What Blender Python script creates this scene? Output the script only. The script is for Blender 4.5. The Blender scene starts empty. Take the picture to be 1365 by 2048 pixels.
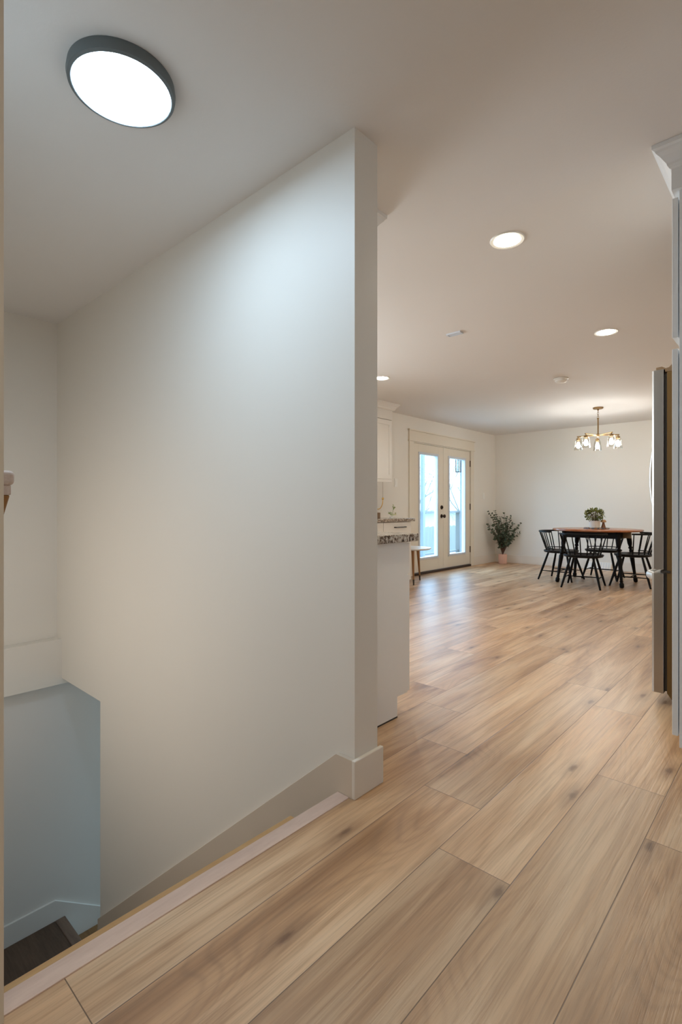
import bpy, bmesh, math, random
from mathutils import Vector, Matrix
random.seed(7)
PI = math.pi
C = bpy.context.scene.collection
S = bpy.context.scene

# ------------------------------------------------------------------ camera, sky, added fill lights, exposure
CAM_H = 1.056
cam_d = bpy.data.cameras.new('camera')
cam = bpy.data.objects.new('camera', cam_d)
C.objects.link(cam)
S.camera = cam
cam.location = (0, 0, CAM_H)
cam.rotation_euler = (PI / 2, 0, math.radians(42.4))
cam_d.sensor_fit = 'VERTICAL'
cam_d.sensor_height = 36
cam_d.lens = 18.0
cam_d.shift_y = -10 / 2048
cam_d.clip_start = 0.02
cam_d.clip_end = 300

W = bpy.data.worlds.new('overcast_sky')
S.world = W
W.use_nodes = True
W.node_tree.nodes['Background'].inputs[0].default_value = (0.41, 0.69, 1.0, 1)
W.node_tree.nodes['Background'].inputs[1].default_value = 10.5

S.view_settings.view_transform = 'Standard'
S.view_settings.look = 'None'
S.view_settings.exposure = 0.0
S.view_settings.gamma = 1
S.view_settings.use_curve_mapping = False
S.cycles.use_denoising = True
S.cycles.max_bounces = 10
S.cycles.diffuse_bounces = 8
S.cycles.transparent_max_bounces = 16
S.cycles.sample_clamp_indirect = 8.0


def area(name, loc, rot, sx, sy, power, col, shape='RECTANGLE'):
    l = bpy.data.lights.new(name, 'AREA')
    l.shape = shape
    l.size = sx
    l.size_y = sy
    l.energy = power
    l.color = col
    o = bpy.data.objects.new(name, l)
    o.location = loc
    o.rotation_euler = rot
    C.objects.link(o)
    return o


# added fill lights on unseen sides, plus an assumed basement one (frames with the walls)
area('hall_ceiling_fill', (0.25, -0.5, 2.40), (0, 0, 0), 0.9, 0.9, 8.5, (1.0, 0.98, 0.92), 'DISK')  # unseen fill added over the hall
area('stairwell_fill', (-2.9, 0.311, 0.42), (-PI / 2, 0, 0), 1.9, 1.8, 12.5, (1.0, 0.915, 0.855))  # unseen fill added to brighten the stair wall
area('basement_assumed_fill', (-3.81, 3.588, -1.35), (-PI / 2, 0, 0), 0.6, 0.9, 9.5, (0.50, 0.80, 1.0))  # unseen bluish fill added for light assumed to rise from the lower flight
area('dining_fill', (0.272, 7.4, 1.45), (0, PI / 2, 0), 1.2, 1.8, 9, (1.0, 0.72, 0.4))  # warm unseen fill added for the dining end
area('kitchen_fill', (-4.470, 2.6, 1.6), (0, -PI / 2, 0), 0.9, 1.1, 58, (0.86, 0.94, 1.0))  # cool unseen fill added behind the stair wall


# ------------------------------------------------------------------ materials
def mat(name, col=(0.8, 0.8, 0.8), rough=0.5, metal=0.0, spec=0.5):
    m = bpy.data.materials.new(name)
    m.use_nodes = True
    b = m.node_tree.nodes['Principled BSDF']
    b.inputs['Base Color'].default_value = (*col, 1)
    b.inputs['Roughness'].default_value = rough
    b.inputs['Metallic'].default_value = metal
    b.inputs['Specular IOR Level'].default_value = spec
    return m


class NT:
    """shorthand for wiring a node tree"""
    def __init__(s, m):
        s.t = m.node_tree
        s.b = s.t.nodes['Principled BSDF']

    def n(s, typ, **kw):
        x = s.t.nodes.new(typ)
        for k, v in kw.items():
            setattr(x, k, v)
        return x

    def l(s, a, b):
        s.t.links.new(a, b)

    def noise(s, vec, scale, detail=3, rough=0.55, dist=0.0):
        x = s.n('ShaderNodeTexNoise')
        x.inputs['Scale'].default_value = scale
        x.inputs['Detail'].default_value = detail
        x.inputs['Roughness'].default_value = rough
        x.inputs['Distortion'].default_value = dist
        if vec is not None:
            s.l(vec, x.inputs['Vector'])
        return x

    def mapping(s, vec, sc, loc=(0, 0, 0)):
        x = s.n('ShaderNodeMapping')
        x.inputs['Scale'].default_value = sc
        x.inputs['Location'].default_value = loc
        s.l(vec, x.inputs['Vector'])
        return x.outputs[0]

    def ramp(s, fac, stops):
        x = s.n('ShaderNodeValToRGB')
        cr = x.color_ramp
        while len(cr.elements) < len(stops):
            cr.elements.new(0.5)
        for e, (p, c) in zip(cr.elements, stops):
            e.position = p
            e.color = (*c, 1) if len(c) == 3 else c
        s.l(fac, x.inputs[0])
        return x.outputs[0]

    def math(s, op, a, b=None, clamp=False):
        x = s.n('ShaderNodeMath', operation=op, use_clamp=clamp)
        for i, v in enumerate((a, b)):
            if v is None:
                continue
            if isinstance(v, (int, float)):
                x.inputs[i].default_value = v
            else:
                s.l(v, x.inputs[i])
        return x.outputs[0]

    def mix(s, fac, a, b, mode='MIX'):
        x = s.n('ShaderNodeMixRGB', blend_type=mode)
        for i, v in enumerate((fac, a, b)):
            if isinstance(v, (int, float)):
                x.inputs[i].default_value = v
            elif isinstance(v, tuple):
                x.inputs[i].default_value = (*v, 1)
            else:
                s.l(v, x.inputs[i])
        return x.outputs[0]

    def bump(s, h, strength=0.1, dist=0.01):
        x = s.n('ShaderNodeBump')
        x.inputs['Strength'].default_value = strength
        x.inputs['Distance'].default_value = dist
        s.l(h, x.inputs['Height'])
        s.l(x.outputs[0], s.b.inputs['Normal'])

    def obj(s):
        return s.n('ShaderNodeTexCoord').outputs['Object']


def paint(name, col, rough=0.55, bump=0.05, scale=60, spec=0.35):
    m = mat(name, col, rough, spec=spec)
    q = NT(m)
    g = q.n('ShaderNodeNewGeometry').outputs['Position']
    n1 = q.noise(g, scale, 4)
    n2 = q.noise(g, 1.3, 2)
    q.l(q.mix(0.04, (*col,), q.ramp(n2.outputs[0], [(0.3, tuple(c * 0.8 for c in col)), (0.7, tuple(min(1, c * 1.15) for c in col))])), q.b.inputs['Base Color'])
    q.bump(n1.outputs[0], bump, 0.004)
    return m


def wood(name, light, dark, axis=(14, 1.2, 14), rough=0.45):
    m = mat(name, light, rough)
    q = NT(m)
    v = q.mapping(q.obj(), axis)
    n1 = q.noise(v, 1.0, 6, 0.6, 0.6)
    n2 = q.noise(q.mapping(q.obj(), tuple(a * 5 for a in axis)), 1.0, 3)
    f = q.math('ADD', q.math('MULTIPLY', n1.outputs[0], 0.7), q.math('MULTIPLY', n2.outputs[0], 0.3))
    q.l(q.ramp(f, [(0.36, dark), (0.64, light)]), q.b.inputs['Base Color'])
    q.bump(n2.outputs[0], 0.08, 0.002)
    return m


def emit(name, col, strength):
    m = bpy.data.materials.new(name)
    m.use_nodes = True
    t = m.node_tree
    t.nodes.remove(t.nodes['Principled BSDF'])
    e = t.nodes.new('ShaderNodeEmission')
    e.inputs[0].default_value = (*col, 1)
    e.inputs[1].default_value = strength
    t.links.new(e.outputs[0], t.nodes['Material Output'].inputs[0])
    return m


def thin_glass(name, tint=(0.96, 0.98, 0.98), gloss=0.5, blend=0.12):
    m = bpy.data.materials.new(name)
    m.use_nodes = True
    t = m.node_tree
    t.nodes.remove(t.nodes['Principled BSDF'])
    a = t.nodes.new('ShaderNodeBsdfTransparent')
    a.inputs[0].default_value = (*tint, 1)
    g = t.nodes.new('ShaderNodeBsdfGlossy')
    g.inputs['Roughness'].default_value = 0.03
    lw = t.nodes.new('ShaderNodeLayerWeight')
    lw.inputs[0].default_value = blend
    mu = t.nodes.new('ShaderNodeMath')
    mu.operation = 'MULTIPLY'
    mu.inputs[1].default_value = gloss
    t.links.new(lw.outputs['Facing' if blend > 0.2 else 'Fresnel'], mu.inputs[0])
    mx = t.nodes.new('ShaderNodeMixShader')
    t.links.new(mu.outputs[0], mx.inputs[0])
    t.links.new(a.outputs[0], mx.inputs[1])
    t.links.new(g.outputs[0], mx.inputs[2])
    t.links.new(mx.outputs[0], t.nodes['Material Output'].inputs[0])
    return m


def floor_planks():
    m = mat('oak_planks', (0.5, 0.36, 0.25), 0.36, spec=0.95)
    q = NT(m)
    uv = q.n('ShaderNodeUVMap', uv_map='plank').outputs[0]
    rn = q.n('ShaderNodeUVMap', uv_map='random').outputs[0]
    s = q.n('ShaderNodeSeparateXYZ')
    q.l(uv, s.inputs[0])
    r = q.n('ShaderNodeSeparateXYZ')
    q.l(rn, r.inputs[0])
    u, v, r1, r2 = s.outputs[0], s.outputs[1], r.outputs[0], r.outputs[1]

    def vec(su, sv, sr):
        c = q.n('ShaderNodeCombineXYZ')
        q.l(q.math('MULTIPLY', u, su), c.inputs[0])
        q.l(q.math('MULTIPLY', v, sv), c.inputs[1])
        q.l(q.math('MULTIPLY', r1, sr), c.inputs[2])
        return c.outputs[0]
    cloud = q.noise(vec(6.5, 0.95, 61), 1.0, 3, 0.5, 0.7).outputs[0]      # broad heart-wood bands
    streak = q.noise(vec(42, 1.3, 83), 1.0, 5, 0.62, 0.5).outputs[0]      # streaks
    fine = q.noise(vec(210, 4.5, 29), 1.0, 3, 0.6).outputs[0]               # pores
    field = q.noise(vec(4.2, 0.62, 47), 1.0, 1, 0.4, 1.1).outputs[0]      # contour lines = cathedral figure
    ring = q.math('SINE', q.math('MULTIPLY', field, 120))
    ring = q.math('POWER', q.math('ADD', q.math('MULTIPLY', ring, 0.5), 0.5), 3.0)
    base = q.ramp(cloud, [(0.24, (0.295, 0.158, 0.074)), (0.38, (0.480, 0.292, 0.158)), (0.52, (0.580, 0.388, 0.234)), (0.70, (0.655, 0.485, 0.325))])
    st = q.ramp(streak, [(0.28, (0.66, 0.59, 0.53)), (0.52, (1, 1, 1)), (0.74, (1.12, 1.09, 1.05))])
    col = q.mix(0.85, base, st, 'MULTIPLY')
    fi = q.ramp(fine, [(0.34, (0.70, 0.65, 0.60)), (0.50, (1, 1, 1)), (0.8, (1.08, 1.07, 1.06))])
    col = q.mix(0.55, col, fi, 'MULTIPLY')
    col = q.mix(q.math('MULTIPLY', ring, q.math('MULTIPLY', q.math('SUBTRACT', 0.62, cloud, True), 0.95, True)), col, (0.20, 0.115, 0.062))
    # knots
    vo = q.n('ShaderNodeTexVoronoi')
    vo.voronoi_dimensions = '2D'
    vo.inputs['Scale'].default_value = 1.0
    kv = q.n('ShaderNodeVectorMath', operation='ADD')
    q.l(vec(3.2, 1.05, 0), kv.inputs[0])
    kc = q.n('ShaderNodeCombineXYZ')
    q.l(q.math('MULTIPLY', r1, 57.0), kc.inputs[0])
    q.l(q.math('MULTIPLY', r2, 91.0), kc.inputs[1])
    q.l(kc.outputs[0], kv.inputs[1])
    q.l(kv.outputs[0], vo.inputs['Vector'])
    wob = q.noise(vec(60, 22, 13), 1.0, 2).outputs[0]
    kd = q.math('ADD', vo.outputs['Distance'], q.math('MULTIPLY', wob, 0.05))
    kn = q.ramp(kd, [(0.040, (1, 1, 1)), (0.070, (0.40, 0.40, 0.40)), (0.17, (0, 0, 0))])
    col = q.mix(q.math('MULTIPLY', kn, 0.8), col, (0.105, 0.047, 0.022))
    # plank to plank tone
    tone = q.ramp(r2, [(0.0, (0.86, 0.82, 0.78)), (0.5, (1.0, 1.0, 1.0)), (1.0, (1.15, 1.12, 1.08))])
    col = q.mix(1.0, col, tone, 'MULTIPLY')
    # micro bevel
    du = q.math('MINIMUM', u, q.math('SUBTRACT', 0.2305, u))
    dv = q.math('MINIMUM', v, q.math('SUBTRACT', 1.548, v))
    d = q.math('MINIMUM', du, dv)
    edge = q.ramp(q.math('MULTIPLY', d, 100), [(0.06, (0.0, 0.0, 0.0)), (0.16, (1, 1, 1))])
    col = q.mix(q.math('SUBTRACT', 1.0, edge), col, (0.13, 0.075, 0.042))
    q.l(col, q.b.inputs['Base Color'])
    rr = q.math('ADD', 0.28, q.math('MULTIPLY', streak, 0.16))
    q.l(rr, q.b.inputs['Roughness'])
    hgt = q.math('ADD', q.math('MULTIPLY', fine, 0.35), q.math('ADD', q.math('MULTIPLY', streak, 0.9), q.math('MULTIPLY', edge, 0.5)))
    q.bump(hgt, 0.30, 0.004)
    return m


def granite():
    m = mat('speckled_granite', (0.5, 0.45, 0.4), 0.22)
    q = NT(m)
    g = q.n('ShaderNodeNewGeometry').outputs['Position']
    n1 = q.noise(g, 55, 4, 0.65, 0.5).outputs[0]
    n2 = q.noise(g, 120, 3, 0.6).outputs[0]
    a = q.ramp(n1, [(0.36, (0.015, 0.012, 0.011)), (0.44, (0.16, 0.105, 0.075)), (0.50, (0.42, 0.36, 0.30)), (0.62, (0.56, 0.52, 0.46))])
    b = q.ramp(n2, [(0.36, (0.05, 0.04, 0.04)), (0.46, (1, 1, 1))])
    q.l(q.mix(0.7, a, b, 'MULTIPLY'), q.b.inputs['Base Color'])
    return m


def leaf_mat(name, a, b, rough=0.5):
    m = mat(name, a, rough)
    q = NT(m)
    n = q.noise(q.obj(), 14, 2).outputs[0]
    q.l(q.ramp(n, [(0.35, a), (0.65, b)]), q.b.inputs['Base Color'])
    return m


def steel(name, col=(0.60, 0.59, 0.57), rough=0.3):
    m = mat(name, col, rough, 1.0)
    q = NT(m)
    n = q.noise(q.mapping(q.obj(), (300, 300, 2)), 1.0, 2).outputs[0]
    q.l(q.math('ADD', rough - 0.06, q.math('MULTIPLY', n, 0.14)), q.b.inputs['Roughness'])
    return m


M = dict(
    wall=paint('wall_paint', (0.76, 0.73, 0.675), 0.5),
    ceil=paint('ceiling_paint', (0.74, 0.715, 0.69), 0.75, 0.1, 90, 0.2),
    trim=paint('trim_paint', (0.74, 0.69, 0.62), 0.35, 0.02, 30),
    skirt=paint('skirt_paint', (0.62, 0.535, 0.44), 0.3, 0.02, 30),
    door=paint('door_paint', (0.74, 0.68, 0.58), 0.4, 0.02, 30),
    cab=paint('cabinet_paint', (0.76, 0.74, 0.71), 0.38, 0.015, 40),
    cabpale=paint('pantry_paint', (0.80, 0.84, 0.88), 0.4, 0.015, 40),
    lower=paint('basement_paint', (0.73, 0.705, 0.675), 0.6),
    floor=floor_planks(),
    granite=granite(),
    nosing=wood('raw_oak_strip', (0.74, 0.56, 0.46), (0.62, 0.45, 0.36), (16, 3, 16), 0.5),
    rawpine=wood('raw_pine_edge', (0.58, 0.36, 0.16), (0.48, 0.27, 0.105), (16, 3, 16), 0.5),
    rail=wood('varnished_oak_rail', (0.42, 0.215, 0.075), (0.33, 0.155, 0.05), (3, 20, 20), 0.35),
    endgrain=wood('rough_end_grain', (0.74, 0.62, 0.55), (0.62, 0.49, 0.42), (90, 90, 90), 0.8),
    tread=wood('dark_walnut_tread', (0.115, 0.068, 0.042), (0.060, 0.034, 0.021), (2.5, 26, 20), 0.4),
    nose2=wood('tread_front_edge', (0.19, 0.125, 0.09), (0.13, 0.082, 0.058), (2.5, 30, 20), 0.4),
    lowtread=wood('amber_tread', (0.28, 0.15, 0.06), (0.17, 0.085, 0.032), (2.5, 26, 20), 0.4),
    lampdark=mat('graphite_rim', (0.125, 0.145, 0.15), 0.5, 0.1),
    white=mat('white_plastic', (0.8, 0.79, 0.76), 0.4),
    bronze=mat('oiled_bronze', (0.045, 0.026, 0.018), 0.35, 0.8),
    darkbrown=mat('bronze_sill', (0.030, 0.016, 0.011), 0.4),
    brass=mat('aged_brass', (0.30, 0.19, 0.085), 0.35, 0.9),
    gold=mat('brushed_gold', (0.62, 0.38, 0.11), 0.3, 0.9),
    black=mat('black_lacquer', (0.006, 0.005, 0.005), 0.45, spec=0.12),
    blackpull=mat('black_pull', (0.02, 0.015, 0.014), 0.35, 0.6),
    steel=steel('stainless_steel', (0.40, 0.385, 0.37), 0.30),
    steelhi=steel('bright_steel', (0.66, 0.66, 0.65), 0.42),
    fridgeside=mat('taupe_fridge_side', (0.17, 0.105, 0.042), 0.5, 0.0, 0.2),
    hingecover=mat('bronze_plastic', (0.22, 0.145, 0.085), 0.5),
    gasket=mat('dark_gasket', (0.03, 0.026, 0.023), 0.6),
    tabletop=wood('cherry_tabletop', (0.37, 0.125, 0.045), (0.25, 0.075, 0.026), (2.2, 22, 22), 0.22),
    rawsupport=wood('leaf_support', (0.20, 0.13, 0.06), (0.14, 0.085, 0.04), (3, 20, 20), 0.5),
    oakleg=wood('honey_oak_leg', (0.36, 0.175, 0.06), (0.27, 0.12, 0.038), (20, 20, 3), 0.4),
    legtip=mat('dark_leg_tip', (0.03, 0.025, 0.02), 0.5),
    stoolwhite=mat('white_laminate', (0.82, 0.83, 0.85), 0.35),
    pinkpot=mat('blush_ceramic', (0.70, 0.43, 0.34), 0.6),
    soil=mat('dark_soil', (0.05, 0.03, 0.02), 0.9),
    bark=mat('brown_stem', (0.085, 0.042, 0.026), 0.7),
    euc=leaf_mat('eucalyptus_leaf', (0.040, 0.066, 0.036), (0.150, 0.190, 0.135)),
    boxleaf=leaf_mat('boxwood_leaf', (0.025, 0.048, 0.010), (0.24, 0.25, 0.055)),
    sprig=leaf_mat('cream_green_leaf', (0.16, 0.23, 0.06), (0.60, 0.58, 0.38)),
    whitepot=mat('white_ribbed_pot', (0.78, 0.75, 0.72), 0.4),
    ornament=wood('dark_ornament_wood', (0.22, 0.09, 0.04), (0.14, 0.05, 0.022), (20, 20, 4)),
    ornamentcap=wood('pale_ornament_wood', (0.50, 0.29, 0.13), (0.40, 0.22, 0.09), (20, 20, 20)),
    block=wood('brown_box_wood', (0.20, 0.115, 0.055), (0.14, 0.075, 0.035)),
    rawcab=mat('raw_cabinet_underside', (0.42, 0.20, 0.085), 0.7),
    glass=thin_glass('door_glass'),
    shade=thin_glass('clear_shade_glass', (0.93, 0.92, 0.90), 0.55, 0.35),
    bulb=emit('warm_bulb', (0.98, 1.0, 1.0), 205),
    lens=emit('recessed_lens', (1.0, 0.92, 0.73), 215),
    disc=emit('cool_diffuser', (0.58, 0.79, 1.0), 58),
    deck=wood('grey_deck', (0.55, 0.53, 0.50), (0.45, 0.43, 0.41), (14, 1.0, 14), 0.7),
    railout=mat('grey_railing', (0.115, 0.108, 0.10), 0.6),
    fence=wood('weathered_fence', (0.20, 0.19, 0.175), (0.165, 0.155, 0.145), (6, 6, 0.5), 0.8),
    siding=mat('pale_siding', (0.52, 0.50, 0.48), 0.8),
    shingle=mat('pale_shingle', (0.50, 0.51, 0.52), 0.9),
    outglass=mat('dark_window_glass', (0.06, 0.08, 0.09), 0.3),
    outwhite=mat('white_post', (0.62, 0.66, 0.72), 0.5),
    postwhite=mat('porch_post_paint', (0.16, 0.17, 0.18), 0.6),
    iron=mat('black_iron', (0.012, 0.014, 0.016), 0.6, spec=0.1),
    lampglass=thin_glass('lantern_glass', (0.85, 0.93, 0.95), 0.4, 0.3),
    lawn=leaf_mat('winter_lawn', (0.20, 0.24, 0.13), (0.32, 0.34, 0.22), 0.9),
    treebark=mat('grey_bark', (0.16, 0.145, 0.13), 0.9),
)
# tray with a mosaic rim
_m = mat('mosaic_tray', (0.4, 0.3, 0.2), 0.35)
_q = NT(_m)
_v = _q.n('ShaderNodeTexVoronoi')
_v.inputs['Scale'].default_value = 45
_q.l(_q.obj(), _v.inputs['Vector'])
_s = _q.n('ShaderNodeSeparateXYZ')
_q.l(_v.outputs['Color'], _s.inputs[0])
_q.l(_q.ramp(_s.outputs[0], [(0.2, (0.10, 0.13, 0.18)), (0.45, (0.36, 0.19, 0.07)), (0.7, (0.45, 0.44, 0.42)), (0.9, (0.16, 0.08, 0.04))]), _q.b.inputs['Base Color'])
M['tray'] = _m


# ------------------------------------------------------------------ mesh helpers
def bx(bm, x0, x1, y0, y1, z0, z1):
    v = [bm.verts.new(p) for p in ((x0, y0, z0), (x1, y0, z0), (x1, y1, z0), (x0, y1, z0), (x0, y0, z1), (x1, y0, z1), (x1, y1, z1), (x0, y1, z1))]
    for f in ((3, 2, 1, 0), (4, 5, 6, 7), (0, 1, 5, 4), (1, 2, 6, 5), (2, 3, 7, 6), (3, 0, 4, 7)):
        bm.faces.new([v[i] for i in f])
    return bm


def box(x0, x1, y0, y1, z0, z1):
    return bx(bmesh.new(), min(x0, x1), max(x0, x1), min(y0, y1), max(y0, y1), min(z0, z1), max(z0, z1))


def add_prism(bm, pts, d):
    """closed polygon of 3-D points extruded along the vector d"""
    d = Vector(d)
    a = [bm.verts.new(p) for p in pts]
    b = [bm.verts.new(Vector(p) + d) for p in pts]
    n = len(pts)
    bm.faces.new(a[::-1])
    bm.faces.new(b)
    for i in range(n):
        bm.faces.new((a[i], a[(i + 1) % n], b[(i + 1) % n], b[i]))
    return bm


def add_tube(bm, pts, rad, n=10, flat=1.0, cap=True):
    """round tube through pts; rad one radius or one per point; flat squashes it vertically"""
    pts = [Vector(p) for p in pts]
    if isinstance(rad, (int, float)):
        rad = [rad] * len(pts)
    rings = []
    prev = None
    for i, p in enumerate(pts):
        t = (pts[min(i + 1, len(pts) - 1)] - pts[max(i - 1, 0)]).normalized()
        if prev is None:
            prev = Vector((0, 0, 1)) if abs(t.z) < 0.95 else Vector((1, 0, 0))
        side = t.cross(prev)
        if side.length < 1e-5:
            side = t.orthogonal()
        side.normalize()
        up = side.cross(t).normalized()
        prev = up
        rings.append([bm.verts.new(p + side * math.cos(2 * PI * k / n) * rad[i] + up * math.sin(2 * PI * k / n) * rad[i] * flat) for k in range(n)])
    for a, b in zip(rings, rings[1:]):
        for k in range(n):
            bm.faces.new((a[k], a[(k + 1) % n], b[(k + 1) % n], b[k]))
    if cap:
        bm.faces.new(rings[0][::-1])
        bm.faces.new(rings[-1])
    return bm


def add_lathe(bm, prof, n=32, mtx=None, cx=0, cy=0, closed=True):
    """profile of (radius, z) turned about the vertical through (cx, cy), then moved by mtx"""
    rings = []
    for r, z in prof:
        if r < 1e-6:
            rings.append([bm.verts.new((cx, cy, z))])
        else:
            rings.append([bm.verts.new((cx + r * math.cos(2 * PI * k / n), cy + r * math.sin(2 * PI * k / n), z)) for k in range(n)])
    for a, b in zip(rings, rings[1:]):
        for k in range(n):
            k2 = (k + 1) % n
            if len(a) == 1 and len(b) == 1:
                continue
            if len(a) == 1:
                bm.faces.new((a[0], b[k], b[k2]))
            elif len(b) == 1:
                bm.faces.new((a[k], a[k2], b[0]))
            else:
                bm.faces.new((a[k], a[k2], b[k2], b[k]))
    if closed:
        if len(rings[0]) > 1:
            bm.faces.new(rings[0][::-1])
        if len(rings[-1]) > 1:
            bm.faces.new(rings[-1])
    if mtx is not None:
        bmesh.ops.transform(bm, matrix=mtx, verts=[v for r in rings for v in r])
    return bm


def lathe(prof, n=32, **k):
    return add_lathe(bmesh.new(), prof, n, **k)


def tube(pts, rad, n=10, **k):
    return add_tube(bmesh.new(), pts, rad, n, **k)


def wpos(o):
    v = Vector((0, 0, 0))
    while o is not None:
        v += o.location
        o = o.parent
    return v


def obj(name, bm, m, parent=None, bevel=0.0, smooth=False, seg=2):
    """link bm (world coordinates at build time) as ONE mesh object"""
    bmesh.ops.recalc_face_normals(bm, faces=bm.faces)
    base = Vector((0, 0, 0))
    if parent is not None:
        base = wpos(parent)
    elif bm.verts:
        co = [v.co for v in bm.verts]
        base = Vector(((min(c.x for c in co) + max(c.x for c in co)) / 2, (min(c.y for c in co) + max(c.y for c in co)) / 2, min(c.z for c in co)))
    bmesh.ops.translate(bm, vec=-base, verts=bm.verts)
    me = bpy.data.meshes.new(name)
    bm.to_mesh(me)
    bm.free()
    me.materials.append(m)
    o = bpy.data.objects.new(name, me)
    C.objects.link(o)
    if parent is not None:
        o.parent = parent
    else:
        o.location = base
    if smooth:
        for p in me.polygons:
            p.use_smooth = True
        me.set_sharp_from_angle(angle=math.radians(38))
    if bevel:
        b = o.modifiers.new('bevel', 'BEVEL')
        b.width = bevel
        b.segments = seg
        b.limit_method = 'ANGLE'
        b.angle_limit = math.radians(40)
    return o


def tag(o, label, cat, group=None, kind=None):
    o['label'] = label
    o['category'] = cat
    if group:
        o['group'] = group
    if kind:
        o['kind'] = kind
    return o


def thing(name, label, cat, loc, group=None, kind=None):
    o = bpy.data.objects.new(name, None)
    o.empty_display_size = 0.1
    C.objects.link(o)
    o.location = loc
    return tag(o, label, cat, group, kind)


def struct(name, bm, m, label, cat, bevel=0.0):
    return tag(obj(name, bm, m, None, bevel), label, cat, None, 'structure')


def dup(root, loc, rotz, label, group=None):
    r = root.copy()
    C.objects.link(r)
    r.location = loc
    r.rotation_euler = (0, 0, rotz)
    r['label'] = label
    if group:
        r['group'] = group
    for ch in list(root.children):
        c = ch.copy()
        C.objects.link(c)
        c.parent = r
        for g in list(ch.children):
            d = g.copy()
            C.objects.link(d)
            d.parent = c
    return r


# ------------------------------------------------------------------ the setting
CEIL = 2.44
XE = -1.22          # end face of the stair wall, edge of the stairwell
YS, YK = 1.41, 1.543   # stair side and kitchen side of that wall
XF = -4.48          # wall with the french doors
YB = 9.34           # far dining wall
XR = 0.28           # right-hand kitchen wall
XB = -4.20          # back wall of the stairwell
YN = 0.307          # near wall of the stairwell


def plank_floor():
    bm = bmesh.new()
    uvl = bm.loops.layers.uv.new('plank')
    rnl = bm.loops.layers.uv.new('random')
    w, L = 0.2305, 1.548
    x_ref = -0.8454
    start = {-2: 0.429, -1: 1.65, 0: 1.375, 1: 2.176, 2: 1.859, -3: 2.353, -4: 2.585}
    rects = ((XE - 0.012, 1.5, -1.5, YS - 0.019), (XE, 1.5, YS - 0.019, YK), (XF, 1.5, YK, YB))
    rng = random.Random(11)
    for i in range(-16, 12):
        xa = x_ref + i * w
        y0 = start.get(i, rng.uniform(0, L))
        k0 = math.floor((-1.6 - y0) / L)
        for k in range(k0, k0 + 9):
            ya = y0 + k * L
            ra, rb = rng.random(), rng.random()
            rb = {(-1, -1): 0.95, (-2, -1): 0.9, (-2, 0): 0.7, (0, -1): 0.08, (1, -1): 0.25, (0, 0): 0.85, (1, 0): 0.75, (2, -1): 0.2}.get((i, round((ya - y0) / L)), rb)
            for (rx0, rx1, ry0, ry1) in rects:
                X0, X1, Y0, Y1 = max(xa, rx0), min(xa + w, rx1), max(ya, ry0), min(ya + L, ry1)
                if X1 - X0 < 1e-4 or Y1 - Y0 < 1e-4:
                    continue
                vs = [bm.verts.new(p) for p in ((X0, Y0, 0), (X1, Y0, 0), (X1, Y1, 0), (X0, Y1, 0))]
                f = bm.faces.new(vs)
                for lp in f.loops:
                    lp[uvl].uv = (lp.vert.co.x - xa, lp.vert.co.y - ya)
                    lp[rnl].uv = (ra, rb)
    bmesh.ops.remove_doubles(bm, verts=bm.verts, dist=1e-5)
    return bm


fl = struct('floor', plank_floor(), M['floor'], 'wide light oak plank floor running into the dining room', 'floor')
sub = bmesh.new()
bx(sub, XE - 0.012, 1.5, -1.5, YS - 0.019, -0.2, -0.004)
bx(sub, XE, 1.5, YS - 0.019, YK, -0.2, -0.004)
bx(sub, XF, 1.5, YK, YB, -0.2, -0.004)
struct('floor_joists', sub, M['wall'], 'floor structure below the oak planks at the stair edge', 'floor')

struct('ceiling', box(-4.7, 1.6, -1.62, 9.46, CEIL, CEIL + 0.12), M['ceil'], 'plain off-white painted ceiling over stairs kitchen and dining room', 'ceiling')

# stair wall with an opening at its lower left
bm = bmesh.new()
prof = [(XE, 0), (XE, CEIL), (XB, CEIL), (XB, -0.215), (-3.42, -0.215), (-3.42, -3.3), (XE, -3.3)]
add_prism(bm, [(x, YS, z) for x, z in prof], (0, YK - YS, 0))
struct('wall_stair', bm, M['wall'], 'tall off-white wall beside the stairs ending at the hall', 'wall')
struct('wall_stairwell_back', box(XB - 0.12, XB, YN - 0.12, YK, 0.0, CEIL), M['wall'], 'off-white wall above the ledge at the back of the stairwell', 'wall')
struct('wall_basement_back', box(XB - 0.12, XB, YN - 0.12, 3.7, -3.9, 0.0), M['lower'], 'grey wall under the ledge down at the stair landing', 'wall')
struct('trim_1', box(XB, -4.098, YN, YK - 0.02, -0.258, 0.074), M['wall'], 'boxed ledge across the stairwell back wall', 'ledge', 0.002)
struct('wall_stair_near', box(XB, XE, YN - 0.127, YN, -3.3, CEIL), M['wall'], 'near side wall of the stairwell at the left edge', 'wall')
struct('trim_2', box(XE - 0.004, XE + 0.004, YN - 0.1, YN + 0.001, 0, CEIL), M['door'], 'tan painted casing strip on the wall end at the far left', 'casing')
struct('wall_hall_left', box(XE - 0.127, XE, -1.5, YN - 0.127, -0.2, CEIL), M['wall'], 'hall wall left of the photographer', 'wall')
struct('wall_front', box(-1.4, 1.6, -1.62, -1.5, -0.2, CEIL), M['wall'], 'hall wall behind the photographer', 'wall')
struct('wall_hall_right', box(1.5, 1.62, -1.5, 2.3, -0.2, CEIL), M['wall'], 'hall wall right of the photographer', 'wall')
struct('wall_hall_return', box(XR, 1.62, 2.36, 2.48, -0.2, CEIL), M['wall'], 'hall wall beside the tall pantry cabinet', 'wall')
struct('wall_right', box(XR, XR + 0.12, 2.48, 9.46, -0.2, CEIL), M['wall'], 'kitchen wall behind refrigerator and pantry', 'wall')
struct('wall_back', box(XF - 0.12, XR + 0.12, YB, YB + 0.12, -0.2, CEIL), M['wall'], 'bare cream far wall of the dining room', 'wall')

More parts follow.
